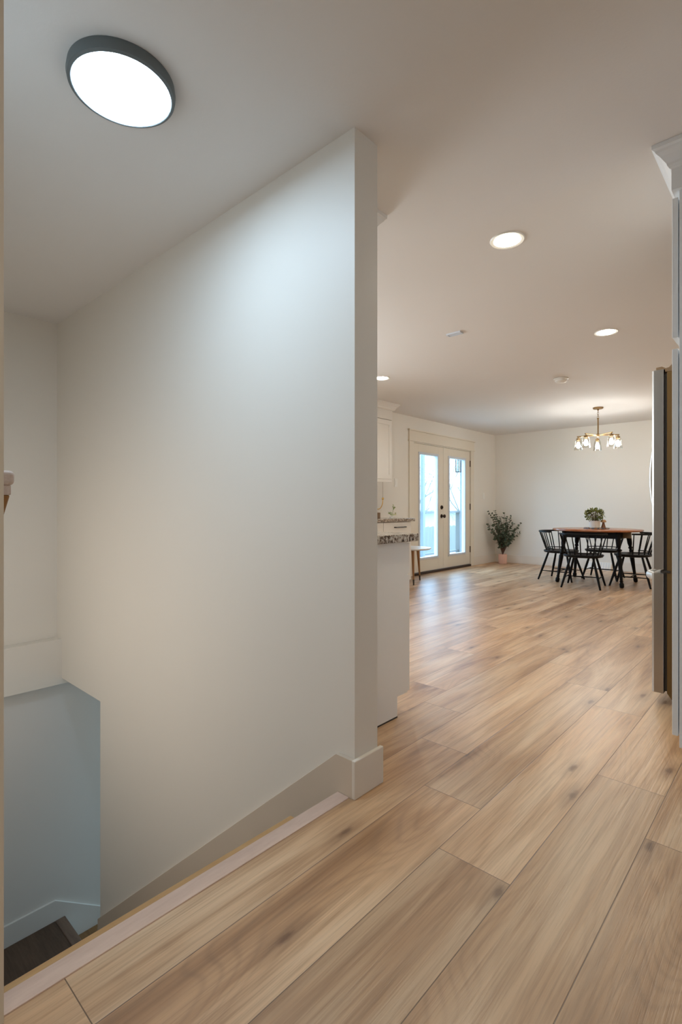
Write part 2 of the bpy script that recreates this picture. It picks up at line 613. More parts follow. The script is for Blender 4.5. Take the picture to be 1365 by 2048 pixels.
# french door wall with its opening
DY0, DY1, DZ = 6.535, 8.350, 2.055
bm = bmesh.new()
prof = [(YK, -0.2), (DY0, -0.2), (DY0, DZ), (DY1, DZ), (DY1, -0.2), (YB + 0.12, -0.2), (YB + 0.12, CEIL), (YK, CEIL)]
add_prism(bm, [(XF - 0.14, y, z) for y, z in prof], (0.14, 0, 0))
struct('wall_left', bm, M['wall'], 'cream wall holding the glazed double doors', 'wall')
bm = bmesh.new()
bx(bm, XB - 0.4, XF + 0.005, YK - 0.14, YK + 0.01, -0.2, CEIL)
struct('wall_kitchen_corner', bm, M['wall'], 'kitchen wall corner behind the far cabinets', 'wall')



def window_frame(n, c, axis, w, h, side, label):
    """casing with a middle bar added round an unseen fill light of width w and height h; axis is the wall normal, side its sign into the room"""
    bm = bmesh.new()
    t = 0.06
    for (a0_, a1_, z0, z1) in ((-w / 2 - t, -w / 2, -h / 2 - t, h / 2 + t), (w / 2, w / 2 + t, -h / 2 - t, h / 2 + t), (-w / 2, w / 2, h / 2, h / 2 + t), (-w / 2, w / 2, -h / 2 - t, -h / 2), (-w / 2, w / 2, -0.015, 0.015)):
        if axis == 'y':
            ys = sorted((c[1], c[1] + side * 0.010))
            bx(bm, c[0] + a0_, c[0] + a1_, ys[0], ys[1], c[2] + z0, c[2] + z1)
        else:
            xs = sorted((c[0], c[0] + side * 0.018))
            bx(bm, xs[0], xs[1], c[1] + a0_, c[1] + a1_, c[2] + z0, c[2] + z1)
    struct('window_%d' % n, bm, M['trim'], label, 'window')  # added frames that only dress unseen fill lights, basement one included


window_frame(1, (XR, 7.4, 1.45), 'x', 1.8, 1.2, -1, 'window frame added round the dining fill light on the refrigerator side')
window_frame(2, (XF, 2.6, 1.6), 'x', 1.1, 0.9, 1, 'window frame added round the kitchen fill light behind the stair wall')
window_frame(3, (-2.9, YN, 0.42), 'y', 1.9, 1.8, 1, 'tall window frame added round the stairwell fill light in the near stair wall')
window_frame(4, (-3.81, 3.6, -1.35), 'y', 0.6, 0.9, -1, 'small window frame added round the assumed basement fill light at the foot of the stairs')  # unseen frame, added round the bluish light assumed below the landing
hl = thing('hall_fill_fitting', 'round rim added for the unseen hall fill light behind the viewer', 'ceiling light', (0.25, -0.5, CEIL))  # fitting added around the hall fill, out of view
obj('rim', lathe([(0.44, CEIL), (0.475, CEIL - 0.001), (0.478, CEIL - 0.03), (0.47, CEIL - 0.042), (0.455, CEIL - 0.042), (0.45, CEIL - 0.03)], 64, cx=0.25, cy=-0.5, closed=False), M['lampdark'], hl, smooth=True)

# baseboards
struct('baseboard_stair_end', box(XE, XE + 0.016, YS - 0.018, YK + 0.018, 0.0, 0.139), M['trim'], 'white baseboard block capping the end of the stair wall', 'baseboard', 0.003)
struct('baseboard_left', box(XF, XF + 0.016, 8.457, YB, 0.0, 0.148), M['trim'], 'cream baseboard between the double doors and the plant corner', 'baseboard', 0.003)
struct('baseboard_back', box(XF + 0.016, XR, YB - 0.016, YB, 0.0, 0.148), M['trim'], 'cream baseboard along the far dining wall', 'baseboard', 0.003)

# stair skirt on the stair wall (flat cap then raking down), basement skirts
bm = bmesh.new()
sl = 0.832
xk = -1.297
prof = [(XE + 0.002, 0.139), (xk, 0.139), (-3.42, 0.139 - sl * (-xk + -(-3.42) - 0) if False else 0.139 - sl * (3.42 - 1.297)), (-3.42, -2.06), (-3.1, -2.06), (XE + 0.002, -0.33)]
add_prism(bm, [(x, YS - 0.018, z) for x, z in prof], (0, 0.018, 0))
struct('trim_3', bm, M['skirt'], 'raking cream skirt board down the stair wall', 'skirt board', 0.0015)
LZ = -2.057      # landing height
struct('trim_4', box(XB, XB + 0.016, YN, 1.395, LZ, LZ + 0.15), M['lower'], 'grey skirt board level along the landing', 'skirt board')
bm = bmesh.new()
prof = [(1.395, LZ + 0.15), (2.6, LZ + 0.15 - 0.70 * 1.205), (2.6, LZ - 1.25), (1.395, LZ - 0.16)]
add_prism(bm, [(XB, y, z) for y, z in prof], (0.016, 0, 0))
struct('trim_5', bm, M['lower'], 'grey skirt board raking down past the landing', 'skirt board')

# raw strip on the floor edge and the lower board in front of it
struct('trim_6', box(-1.287, XE - 0.010, YN, YS - 0.019, -0.016, 0.004), M['nosing'], 'pale unfinished oak strip along the top stair edge', 'nosing strip', 0.002)
struct('trim_7', box(-1.309, -1.2875, YN, 1.178, -0.020, 0.0015), M['rawpine'], 'narrow honey pine edge outside the pale stair strip', 'edge board', 0.003)

# basement shell
struct('wall_basement_near', box(-3.42, -3.30, YK, 3.7, -3.9, -0.2), M['lower'], 'basement stair wall right of the lower steps', 'wall')
struct('wall_basement_end', box(XB - 0.12, -3.30, 3.6, 3.72, -3.9, -0.2), M['lower'], 'basement wall at the foot of the stairs', 'wall')
struct('ceiling_basement', box(XB - 0.12, -3.30, YK, 3.72, -0.215, -0.18), M['lower'], 'low ceiling over the lower stairs', 'ceiling')
struct('floor_basement', box(XB - 0.2, XE, YN - 0.12, 3.72, -3.42, -3.3), M['lowtread'], 'basement floor below the stairs', 'floor')

st = thing('staircase', 'steep dark wooden staircase dropping from the hall to a landing', 'stairs', (-2.3, 0.86, -3.3))
for k in range(1, 10):
    xr = -1.245 - 0.241 * (k - 1)
    z = -0.2057 * k
    obj('riser', box(xr - 0.02, xr, YN + 0.001, YS - 0.02, z, z + 0.2057 - (0.02 if k == 1 else 0.03)), M['trim'], st)
    obj('tread', box(xr - 0.262, xr + 0.005, YN + 0.001, YS - 0.02, z - 0.03, z), M['tread'], st, 0.004)
xr = -1.245 - 0.241 * 9
obj('riser', box(xr - 0.02, xr, YN + 0.001, YS - 0.02, LZ, LZ + 0.176), M['trim'], st)
o = obj('landing', box(XB + 0.017, xr, YN + 0.001, 1.392, LZ - 0.03, LZ), M['tread'], st)
e = obj('landing_nosing', box(XB + 0.017, -3.43, 1.392, 1.462, LZ - 0.034, LZ + 0.004), M['nose2'], st, 0.006)
e['label'] = 'lighter front edge of the landing'
for k in range(1, 5):
    y0 = 1.44 + 0.245 * (k - 1)
    z = LZ - 0.2057 * k
    obj('riser', box(XB + 0.017, -3.43, y0, y0 + 0.02, z, z + 0.17), M['lower'], st)
    obj('tread', box(XB + 0.017, -3.43, y0 - 0.005, y0 + 0.27, z - 0.03, z), M['lowtread'], st, 0.004)

# handrail: raw block on the end of the oak rail on the near stairwell wall
hr = thing('handrail', 'honey oak stair handrail with a rough pale end on the near stairwell wall', 'handrail', (-1.36, YN + 0.05, 1.0))
bm = bmesh.new()
prof = [(-1.432, 1.0848), (-1.535, 1.0848), (-1.535 - 2.0, 1.0848 - 1.9), (-1.432 - 2.0, 1.0848 - 1.9 - 0.004)]
add_prism(bm, [(x, YN + 0.012, z) for x, z in prof], (0, 0.058, 0))
obj('rail', bm, M['rail'], hr, 0.004)
bm = box(-1.54, -1.430, YN + 0.006, YN + 0.071, 1.085, 1.109)
o = obj('end_plate', bm, M['endgrain'], hr, 0.003)
bm = box(-1.54, -1.424, YN + 0.003, YN + 0.078, 1.109, 1.144)
o = obj('end_cap', bm, M['endgrain'], hr, 0.010, seg=3)
o['label'] = 'rough unfinished rounded cap'
for xx, zz in ((-1.95, 0.58), (-3.0, -0.42)):
    obj('bracket', tube([(xx, YN, zz), (xx, YN + 0.046, zz), (xx, YN + 0.046, zz + 0.03)], 0.008), M['bronze'], hr)

# ------------------------------------------------------------------ french doors
cs = bmesh.new()
bx(cs, XF, XF + 0.018, 6.431, DY0 + 0.006, 0, 2.062)
bx(cs, XF, XF + 0.018, DY1 - 0.006, 8.455, 0, 2.062)
bx(cs, XF, XF + 0.020, 6.425, 8.461, 2.078, 2.222)
bx(cs, XF, XF + 0.032, 6.412, 8.474, 2.062, 2.080)
bx(cs, XF, XF + 0.038, 6.405, 8.481, 2.222, 2.242)
struct('trim_8', cs, M['door'], 'tan craftsman casing and header around the double doors', 'door casing', 0.002)

dr = thing('door_1', 'cream glazed double doors opening to the deck', 'door', (XF, 7.44, 0), None, 'structure')
obj('threshold', box(XF - 0.13, XF + 0.022, DY0 + 0.006, DY1 - 0.006, 0.0, 0.034), M['darkbrown'], dr, 0.003)
jb = bmesh.new()
bx(jb, XF - 0.13, XF - 0.002, DY0, DY0 + 0.006, 0.034, DZ)
bx(jb, XF - 0.13, XF - 0.002, DY1 - 0.006, DY1, 0.034, DZ)
bx(jb, XF - 0.13, XF - 0.002, DY0, DY1, 2.049, DZ)
obj('jamb', jb, M['door'], dr)
mid = 7.437
GX0, GX1 = XF - 0.050, XF - 0.006      # leaf thickness
for (a, b, hinge) in ((DY0 + 0.010, mid - 0.002, 'l'), (mid + 0.002, DY1 - 0.010, 'r')):
    g0, g1 = a + 0.155, b - 0.155
    bm = bmesh.new()
    bx(bm, GX0, GX1, a, g0, 0.038, 2.044)
    bx(bm, GX0, GX1, g1, b, 0.038, 2.044)
    bx(bm, GX0, GX1, g0, g1, 0.038, 0.225)
    bx(bm, GX0, GX1, g0, g1, 1.918, 2.044)
    lf = obj('door_leaf', bm, M['door'], dr, 0.0015)
    bm = bmesh.new()
    for (y0, y1, z0, z1) in ((g0, g0 + 0.036, 0.225, 1.918), (g1 - 0.036, g1, 0.225, 1.918), (g0 + 0.036, g1 - 0.036, 0.225, 0.261), (g0 + 0.036, g1 - 0.036, 1.882, 1.918)):
        bx(bm, GX0 - 0.012, GX1 + 0.012, y0, y1, z0, z1)
    gf = obj('glass_frame', bm, M['outwhite'], lf, 0.004)
    gf['label'] = 'white moulded frame around the glass'
    obj('pane', box(XF - 0.031, XF - 0.025, g0 + 0.030, g1 - 0.030, 0.255, 1.888), M['glass'], lf)
    yk = mid - 0.055
    if hinge == 'l':
        rot = Matrix.Translation((GX1, yk, 0.905)) @ Matrix.Rotation(PI / 2, 4, 'Y')
        obj('knob', lathe([(0.033, 0), (0.033, 0.006), (0.012, 0.012), (0.010, 0.034), (0.024, 0.042), (0.031, 0.055), (0.026, 0.068), (0, 0.073)], 24, mtx=rot), M['bronze'], lf, smooth=True)
    if hinge == 'l':
        rot = Matrix.Translation((GX1, yk, 1.05)) @ Matrix.Rotation(PI / 2, 4, 'Y')
        obj('deadbolt', lathe([(0.034, 0), (0.034, 0.008), (0.028, 0.016), (0.010, 0.018), (0.010, 0.03), (0, 0.031)], 24, mtx=rot), M['bronze'], lf, smooth=True)
    hy = a - 0.004 if hinge == 'l' else b + 0.004
    for hz in (0.30, 1.06, 1.83):
        obj('hinge', tube([(XF - 0.001, hy, hz - 0.055), (XF - 0.001, hy, hz + 0.055)], 0.009, 8), M['brass'] if hinge == 'l' else M['bronze'], lf)

# ------------------------------------------------------------------ ceiling fittings
fx, fy = -1.644, 0.749
fm = thing('flush_ceiling_light', 'large round flush ceiling light with dark grey rim over the stairs', 'ceiling light', (fx, fy, CEIL))
obj('rim', lathe([(0.145, CEIL), (0.161, CEIL - 0.001), (0.164, CEIL - 0.022), (0.161, CEIL - 0.036), (0.151, CEIL - 0.040), (0.147, CEIL - 0.037)], 72, cx=fx, cy=fy, closed=False), M['lampdark'], fm, smooth=True)
obj('diffuser', lathe([(0.149, CEIL - 0.031), (0.148, CEIL - 0.0385), (0, CEIL - 0.039)], 72, cx=fx, cy=fy, closed=False), M['disc'], fm, smooth=True)

RL = 'recessed downlights in the kitchen ceiling'
rl = thing('recessed_downlight', 'glowing recessed downlight nearest the hall, biggest of the three', 'downlight', (0, 0, 0), RL)
obj('trim_ring', lathe([(0.066, -0.001), (0.068, -0.004), (0.083, -0.006), (0.087, -0.001), (0.087, 0.0)], 48, closed=False), M['white'], rl, smooth=True)
obj('lens', lathe([(0.067, -0.0022), (0, -0.0026)], 48, closed=False), M['lens'], rl)
rl.location = (-1.153, 2.541, CEIL)
dup(rl, (-1.181, 4.405, CEIL), 0, 'glowing recessed downlight above the refrigerator side, farther one on the right')
dup(rl, (-3.381, 4.351, CEIL), 0, 'glowing recessed downlight half cut off by the stair wall edge')

vt = thing('ceiling_vent', 'small white rectangular vent on the ceiling between the downlights', 'vent', (-2.08, 3.622, CEIL))
bm = bmesh.new()
for (x0, x1, y0, y1) in ((-2.142, -2.018, 3.594, 3.602), (-2.142, -2.018, 3.642, 3.650), (-2.142, -2.134, 3.602, 3.642), (-2.026, -2.018, 3.602, 3.642)):
    bx(bm, x0, x1, y0, y1, CEIL - 0.012, CEIL)
obj('frame', bm, M['outwhite'], vt)
bm = bmesh.new()
for k in range(3):
    bx(bm, -2.134, -2.026, 3.605 + k * 0.013, 3.613 + k * 0.013, CEIL - 0.010, CEIL - 0.002)
obj('louver', bm, M['outwhite'], vt)

sd = thing('smoke_detector', 'round white smoke detector on the ceiling before the chandelier', 'smoke detector', (-1.967, 5.672, CEIL))
obj('base_plate', lathe([(0.066, CEIL), (0.074, CEIL - 0.003), (0.074, CEIL - 0.011), (0.066, CEIL - 0.015), (0, CEIL - 0.015)], 40, cx=-1.967, cy=5.672), M['white'], sd, smooth=True)
obj('cover', lathe([(0.060, CEIL - 0.0155), (0.061, CEIL - 0.030), (0.050, CEIL - 0.042), (0.030, CEIL - 0.047), (0, CEIL - 0.047)], 40, cx=-1.967, cy=5.672), M['white'], sd, smooth=True)

# chandelier
hx, hy = -2.16, 7.672
HZ = 2.055
ch = thing('chandelier', 'five-arm brass chandelier with clear glass shades above the dining table', 'chandelier', (hx, hy, CEIL))
obj('canopy', lathe([(0.066, CEIL), (0.066, CEIL - 0.014), (0.058, CEIL - 0.022), (0.012, CEIL - 0.026), (0.010, CEIL - 0.042), (0, CEIL - 0.043)], 32, cx=hx, cy=hy), M['brass'], ch, smooth=True)
bm = bmesh.new()
for k in range(4):
    zc = CEIL - 0.055 - k * 0.026
    pts = []
    for j in range(13):
        a = 2 * PI * j / 12
        dx, dz = 0.010 * math.cos(a), 0.018 * math.sin(a)
        pts.append((hx + (dx if k % 2 else 0), hy + (0 if k % 2 else dx), zc + dz))
    add_tube(bm, pts, 0.0022, 6, cap=False)
obj('chain', bm, M['brass'], ch)
obj('stem', lathe([(0.009, HZ), (0.009, CEIL - 0.165), (0.013, CEIL - 0.160), (0.013, CEIL - 0.146), (0, CEIL - 0.144)], 16, cx=hx, cy=hy), M['brass'], ch, smooth=True)
obj('hub', lathe([(0, HZ - 0.026), (0.018, HZ - 0.022), (0.026, HZ - 0.012), (0.026, HZ + 0.012), (0.014, HZ + 0.018), (0.010, HZ + 0.03), (0, HZ + 0.03)], 24, cx=hx, cy=hy), M['brass'], ch, smooth=True)
a0 = math.atan2(7.672, -2.16) + 0.03
AR = 0.262
for k in range(5):
    a = a0 + k * 2 * PI / 5
    ex, ey = hx + AR * math.cos(a), hy + AR * math.sin(a)
    am = obj('arm', tube([(hx + 0.018 * math.cos(a), hy + 0.018 * math.sin(a), HZ), (hx + (AR + 0.016) * math.cos(a), hy + (AR + 0.016) * math.sin(a), HZ + 0.002)], 0.0085, 10), M['brass'], ch)
    obj('socket', lathe([(0.008, HZ), (0.008, HZ - 0.018), (0.026, HZ - 0.022), (0.028, HZ - 0.052), (0.012, HZ - 0.056), (0.012, HZ - 0.075), (0, HZ - 0.075)], 20, cx=ex, cy=ey), M['brass'], am, smooth=True)
    obj('glass_shade', lathe([(0.027, HZ - 0.040), (0.040, HZ - 0.056), (0.048, HZ - 0.120), (0.056, HZ - 0.188), (0.054, HZ - 0.188), (0.046, HZ - 0.120), (0.038, HZ - 0.058), (0.027, HZ - 0.043)], 28, cx=ex, cy=ey, closed=False), M['shade'], am, smooth=True)
    obj('bulb', lathe([(0.010, HZ - 0.070), (0.014, HZ - 0.085), (0.024, HZ - 0.112), (0.027, HZ - 0.130), (0.022, HZ - 0.150), (0.010, HZ - 0.160), (0, HZ - 0.161)], 16, cx=ex, cy=ey), M['bulb'], am, smooth=True)

# ------------------------------------------------------------------ kitchen cabinets
CROWN = [(0.000, 2.352), (0.006, 2.356), (0.012, 2.366), (0.014, 2.374), (0.022, 2.384), (0.032, 2.398), (0.044, 2.410), (0.048, 2.418), (0.056, 2.424), (0.056, CEIL - 0.0005)]


def crown(path, extra=0.0, close_z=2.352):
    """path(p) -> three plan points for an outward offset p"""
    bm = bmesh.new()
    prof = [(p + extra, z) for p, z in CROWN]
    prof = [(-0.01, close_z)] + prof + [(-0.01, CEIL - 0.0005)]
    rows = []
    for p, z in prof:
        rows.append([bm.verts.new((x, y, z)) for x, y in path(p)])
    n = len(rows)
    for i in range(n):
        a, b = rows[i], rows[(i + 1) % n]
        for k in range(len(a) - 1):
            bm.faces.new((a[k], a[k + 1], b[k + 1], b[k]))
    bm.faces.new([r[0] for r in rows])
    bm.faces.new([r[-1] for r in rows][::-1])
    return bm


def shaker(x0, x1, y0, y1, z0, z1, axis, rail=0.055, t=0.02, deep=0.008):
    """panel door; axis 'x': front face at x1 spanning y; axis 'y': front face at y1 spanning x"""
    bm = bmesh.new()
    if axis == 'x':
        bx(bm, x0, x1, y0, y0 + rail, z0, z1)
        bx(bm, x0, x1, y1 - rail, y1, z0, z1)
        bx(bm, x0, x1, y0 + rail, y1 - rail, z0, z0 + rail)
        bx(bm, x0, x1, y0 + rail, y1 - rail, z1 - rail, z1)
        bx(bm, x0, x1 - deep, y0 + rail, y1 - rail, z0 + rail, z1 - rail)
    else:
        bx(bm, x0, x0 + rail, y0, y1, z0, z1)
        bx(bm, x1 - rail, x1, y0, y1, z0, z1)
        bx(bm, x0 + rail, x1 - rail, y0, y1, z0, z0 + rail)
        bx(bm, x0 + rail, x1 - rail, y0, y1, z1 - rail, z1)
        bx(bm, x0 + rail, x1 - rail, y0, y1 - deep, z0 + rail, z1 - rail)
    return bm


# near base cabinet run behind the stair wall: end panel with toe notch
nb = thing('base_cabinet', 'white base cabinet with plain end panel just behind the stair wall end', 'cabinet', (-2.4, 1.87, 0))
bm = bmesh.new()
prof = [(YK + 0.002, 0.008), (2.085, 0.008), (2.085, 0.105), (2.172, 0.105), (2.172, 0.879), (YK + 0.002, 0.879)]
add_prism(bm, [(-1.522, y, z) for y, z in prof], (-1.9, 0, 0))
obj('body', bm, M['cab'], nb)
for k in range(3):
    xa = -1.524 - 0.62 * k
    obj('drawer', box(xa - 0.612, xa, 2.174, 2.194, 0.715, 0.872), M['cab'], nb, 0.001)
    obj('door', shaker(xa - 0.612, xa, 2.174, 2.194, 0.112, 0.707, 'y'), M['cab'], nb)
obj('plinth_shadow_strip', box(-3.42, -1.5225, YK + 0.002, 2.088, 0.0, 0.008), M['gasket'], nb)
tag(obj('granite_countertop', box(-3.42, -1.497, YK, 2.238, 0.8795, 0.919), M['granite'], None, 0.003), 'speckled granite countertop on the near base cabinet', 'countertop')
nu = thing('wall_cabinet', 'near upper cabinet whose crown tip pokes past the stair wall end', 'cabinet', (-2.4, 1.7, 1.4))
obj('body', box(-3.4, -1.545, YK + 0.001, 1.853, 1.42, 2.36), M['cab'], nu)
for k in range(3):
    xa = -1.547 - 0.615 * k
    obj('door', shaker(xa - 0.608, xa, 1.855, 1.875, 1.425, 2.25, 'y'), M['cab'], nu)
obj('crown', crown(lambda p: [(-1.545 + p, YK + 0.001), (-1.545 + p, 1.875 + p), (-3.4, 1.875 + p)], 0.012, 2.30), M['cab'], nu)

# far base cabinet run on the door wall
fb = thing('base_cabinet', 'far white base cabinet with black drawer pull beside the double doors', 'cabinet', (-4.17, 4.8, 0))
bm = bmesh.new()
prof = [(XF + 0.001, 0.0), (-3.96, 0.0), (-3.96, 0.1), (-3.87, 0.1), (-3.87, 0.869), (XF + 0.001, 0.869)]
add_prism(bm, [(x, 5.58, z) for x, z in prof], (0, -2.4, 0))
obj('body', bm, M['cab'], fb)
ya = 5.575
for k, wd in enumerate((0.585, 0.6, 0.6)):
    d = obj('drawer', box(-3.868, -3.848, ya - wd, ya, 0.705, 0.862), M['cab'], fb, 0.001)
    yc = ya - 0.26 if k == 0 else ya - wd / 2
    bm = bmesh.new()
    add_tube(bm, [(-3.849, yc - 0.105, 0.800), (-3.818, yc - 0.105, 0.800), (-3.818, yc + 0.115, 0.800), (-3.849, yc + 0.115, 0.800)], 0.0065, 8)
    obj('pull', bm, M['blackpull'], d)
    obj('door', shaker(-3.868, -3.848, ya - wd, ya, 0.108, 0.697, 'x'), M['cab'], fb)
    ya -= wd + 0.006
tag(obj('granite_countertop', box(XF + 0.001, -3.825, 3.2, 5.64, 0.8695, 0.909), M['granite'], None, 0.004), 'speckled granite countertop on the far base cabinet by the double doors', 'countertop')
fu = thing('wall_cabinet', 'far white upper cabinet with crown moulding left of the double doors', 'cabinet', (-4.3, 4.8, 1.4))
obj('body', box(XF + 0.001, -4.172, 3.4, 5.571, 1.42, 2.36), M['cab'], fu)
obj('underside', box(XF + 0.01, -4.18, 3.4, 5.565, 1.412, 1.4195), M['rawcab'], fu)
ya = 5.568
for k in range(4):
    obj('door', shaker(-4.170, -4.150, ya - 0.53, ya, 1.430, 2.215, 'x', 0.06), M['cab'], fu)
    ya -= 0.536
obj('frieze', box(-4.171, -4.148, 3.4, 5.571, 2.225, 2.36), M['cab'], fu)
obj('light_rail', box(-4.171, -4.152, 3.4, 5.569, 1.388, 1.428), M['cab'], fu)
obj('crown', crown(lambda p: [(XF + 0.001, 5.571 + p), (-4.148 + p, 5.571 + p), (-4.148 + p, 3.4)], 0.018), M['cab'], fu)

# pantry at the right edge
PX, PY = -0.366, 2.33
pc = thing('pantry_cabinet', 'tall pale pantry cabinet with crown moulding at the right edge', 'cabinet', (-0.05, 2.64, 0))
bm = bmesh.new()
prof = [(XR - 0.002, 0.0), (-0.285, 0.0), (-0.285, 0.131), (PX, 0.131), (PX, 2.40), (XR - 0.002, 2.40)]
add_prism(bm, [(x, PY, z) for x, z in prof], (0, 0.62, 0))
obj('body', bm, M['cabpale'], pc, 0.001)
obj('door', box(PX - 0.0245, PX - 0.0045, PY + 0.005, PY + 0.61, 1.712, 2.252), M['cabpale'], pc, 0.0015)
obj('door', box(PX - 0.0245, PX - 0.0045, PY + 0.005, PY + 0.61, 0.172, 1.668), M['cabpale'], pc, 0.0015)
fz = bmesh.new()
prof = [(XR - 0.002, PY - 0.022), (PX - 0.022, PY - 0.022), (PX - 0.022, PY + 0.62), (PX - 0.001, PY + 0.62), (PX - 0.001, PY - 0.001), (XR - 0.002, PY - 0.001)]
add_prism(fz, [(x, y, 2.272) for x, y in prof], (0, 0, 0.09))
obj('frieze', fz, M['cabpale'], pc)
obj('crown', crown(lambda p: [(XR - 0.002, PY - 0.022 - p), (PX - 0.022 - p, PY - 0.022 - p), (PX - 0.022 - p, PY + 0.62)]), M['cabpale'], pc)

# refrigerator
FX, FY = -0.624, 3.17
fr = thing('refrigerator', 'stainless refrigerator seen from its side beyond the pantry', 'refrigerator', (-0.2, 3.62, 0))
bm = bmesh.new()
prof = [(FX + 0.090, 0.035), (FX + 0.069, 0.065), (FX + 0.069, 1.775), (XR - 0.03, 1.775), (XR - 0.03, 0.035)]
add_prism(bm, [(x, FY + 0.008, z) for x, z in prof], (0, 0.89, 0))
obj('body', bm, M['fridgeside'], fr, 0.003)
for yy in (FY + 0.06, FY + 0.83):
    obj('foot', lathe([(0.02, 0.0), (0.02, 0.036)], 12, cx=FX + 0.16, cy=yy), M['gasket'], fr)
obj('gasket', box(FX + 0.056, FX + 0.0685, FY + 0.012, FY + 0.89, 0.075, 1.765), M['gasket'], fr)


def fridge_front(name, y0, y1, z0, z1):
    bm = bmesh.new()
    prof = [(FX + 0.0555, y0), (FX + 0.010, y0), (FX, y0 + 0.008), (FX - 0.004, y0 + 0.06), (FX - 0.004, y1 - 0.06), (FX, y1 - 0.008), (FX + 0.010, y1), (FX + 0.0555, y1)]
    add_prism(bm, [(x, y, z0) for x, y in prof], (0, 0, z1 - z0))
    return obj(name, bm, M['steel'], fr, 0.002)


def bow(y, z0, z1, outx):
    pts = []
    for j in range(15):
        t = j / 14
        pts.append((FX - outx * math.sin(PI * t) ** 0.7 - 0.002, y, z0 + (z1 - z0) * t))
    return pts


for (y0, y1, yh) in ((FY, FY + 0.449, FY + 0.40), (FY + 0.453, FY + 0.905, FY + 0.505)):
    d = fridge_front('door', y0, y1, 0.722, 1.79)
    obj('handle', tube(bow(yh, 0.86, 1.60, 0.078), 0.012, 10), M['steelhi'], d, smooth=True)
d = fridge_front('freezer_drawer', FY, FY + 0.905, 0.062, 0.700)
pts = []
for j in range(25):
    t = j / 24
    pts.append((FX - 0.046 * min(1, math.sin(PI * t) * 3.2) - 0.002, FY + 0.10 + 0.70 * t, 0.672))
obj('handle', tube(pts, [0.017] * len(pts), 12, flat=1.35), M['steelhi'], d, smooth=True)
for yy in (FY + 0.012, FY + 0.80):
    bm = bmesh.new()
    prof = [(FX + 0.018, 1.790), (FX + 0.018, 1.806), (FX + 0.045, 1.808), (FX + 0.062, 1.797), (FX + 0.076, 1.799), (FX + 0.092, 1.815), (FX + 0.22, 1.815), (FX + 0.22, 1.776), (FX + 0.060, 1.776), (FX + 0.060, 1.790)]
    add_prism(bm, [(x, yy, z) for x, z in prof], (0, 0.09, 0))
    obj('hinge_cover', bm, M['hingecover'], fr, 0.002)
obj('mullion_hinge', box(FX + 0.04, FX + 0.085, FY + 0.004, FY + 0.05, 0.704, 0.718), M['gasket'], fr, 0.002)

# ------------------------------------------------------------------ things on the far counter and walls
bk = thing('brass_hook', 'curved brass hook hanging on a thin cord under the far upper cabinet', 'hook', (-4.2, 5.43, 1.16))
obj('cord', tube([(-4.2, 5.43, 1.412), (-4.2, 5.43, 1.175)], 0.0018, 6), M['hingecover'], bk)
obj('ball', lathe([(0, 1.150), (0.010, 1.153), (0.0155, 1.164), (0.0155, 1.172), (0.008, 1.182), (0, 1.184)], 16, cx=-4.2, cy=5.43), M['gold'], bk, smooth=True)
pts = []
for j in range(16):
    a = -PI * 0.62 * j / 15
    pts.append((-4.2, 5.33 + 0.10 * math.cos(a), 1.155 + 0.128 * math.sin(a)))
obj('curved_arm', tube(pts, 0.0058, 8), M['gold'], bk, smooth=True)

tag(obj('wooden_box', box(-4.15, -4.05, 5.10, 5.185, 0.9092, 0.985), M['block'], None, 0.003), 'small dark brown wooden box on the far counter at the stair wall edge', 'box')


def leaf(bm, p, d, n, ln, wd, pts=6):
    """pointed oval leaf from p along d, facing n, slightly folded"""
    d = d.normalized()
    s = d.cross(n)
    if s.length < 1e-4:
        s = d.orthogonal()
    s.normalize()
    nn = s.cross(d).normalized()
    c = bm.verts.new(p)
    t = bm.verts.new(p + d * ln - nn * ln * 0.08)
    L_, R_, Mv = [], [], []
    for k in (0.2, 0.5, 0.8):
        w = math.sin(PI * k ** 0.85) * wd / 2
        m_ = p + d * ln * k
        Mv.append(bm.verts.new(m_ - nn * wd * 0.05))
        L_.append(bm.verts.new(m_ + s * w + nn * wd * 0.09))
        R_.append(bm.verts.new(m_ - s * w + nn * wd * 0.09))
    for side in (L_, R_):
        bm.faces.new((c, Mv[0], side[0]))
        for i in (0, 1):
            bm.faces.new((Mv[i], Mv[i + 1], side[i + 1], side[i]))
        bm.faces.new((Mv[2], t, side[2]))


def rdir(rng, up=0.0):
    while True:
        v = Vector((rng.uniform(-1, 1), rng.uniform(-1, 1), rng.uniform(-1, 1) + up))
        if 0.1 < v.length:
            return v.normalized()


sp = thing('sprig_plant', 'small pale green sprig plant on the far granite counter', 'plant', (-4.0, 5.36, 0.909))
rng = random.Random(5)
sx, sy, sz = -4.0, 5.36, 0.909
obj('pot', lathe([(0.020, sz), (0.026, sz + 0.004), (0.030, sz + 0.022), (0.026, sz + 0.026), (0, sz + 0.024)], 16, cx=sx, cy=sy), M['whitepot'], sp, smooth=True)
bs, bl = bmesh.new(), bmesh.new()
for (dx, dy, h_, nl) in ((0.012, 0.03, 0.165, 6), (-0.01, -0.055, 0.075, 4), (0.0, 0.075, 0.055, 3), (0.02, -0.02, 0.06, 3)):
    p = Vector((sx, sy, sz + 0.02))
    e_ = Vector((sx + dx, sy + dy, sz + h_))
    add_tube(bs, [p, p.lerp(e_, 0.5) + Vector((0, 0.004, 0.004)), e_], [0.003, 0.0028, 0.0015], 6)
    for j in range(nl):
        t = 0.62 + 0.38 * j / max(1, nl - 1)
        leaf(bl, p.lerp(e_, t), rdir(rng, 0.7), Vector((1, 0, 0.5)), 0.036, 0.022)
obj('stem', bs, M['sprig'], sp)
obj('foliage', bl, M['sprig'], sp)


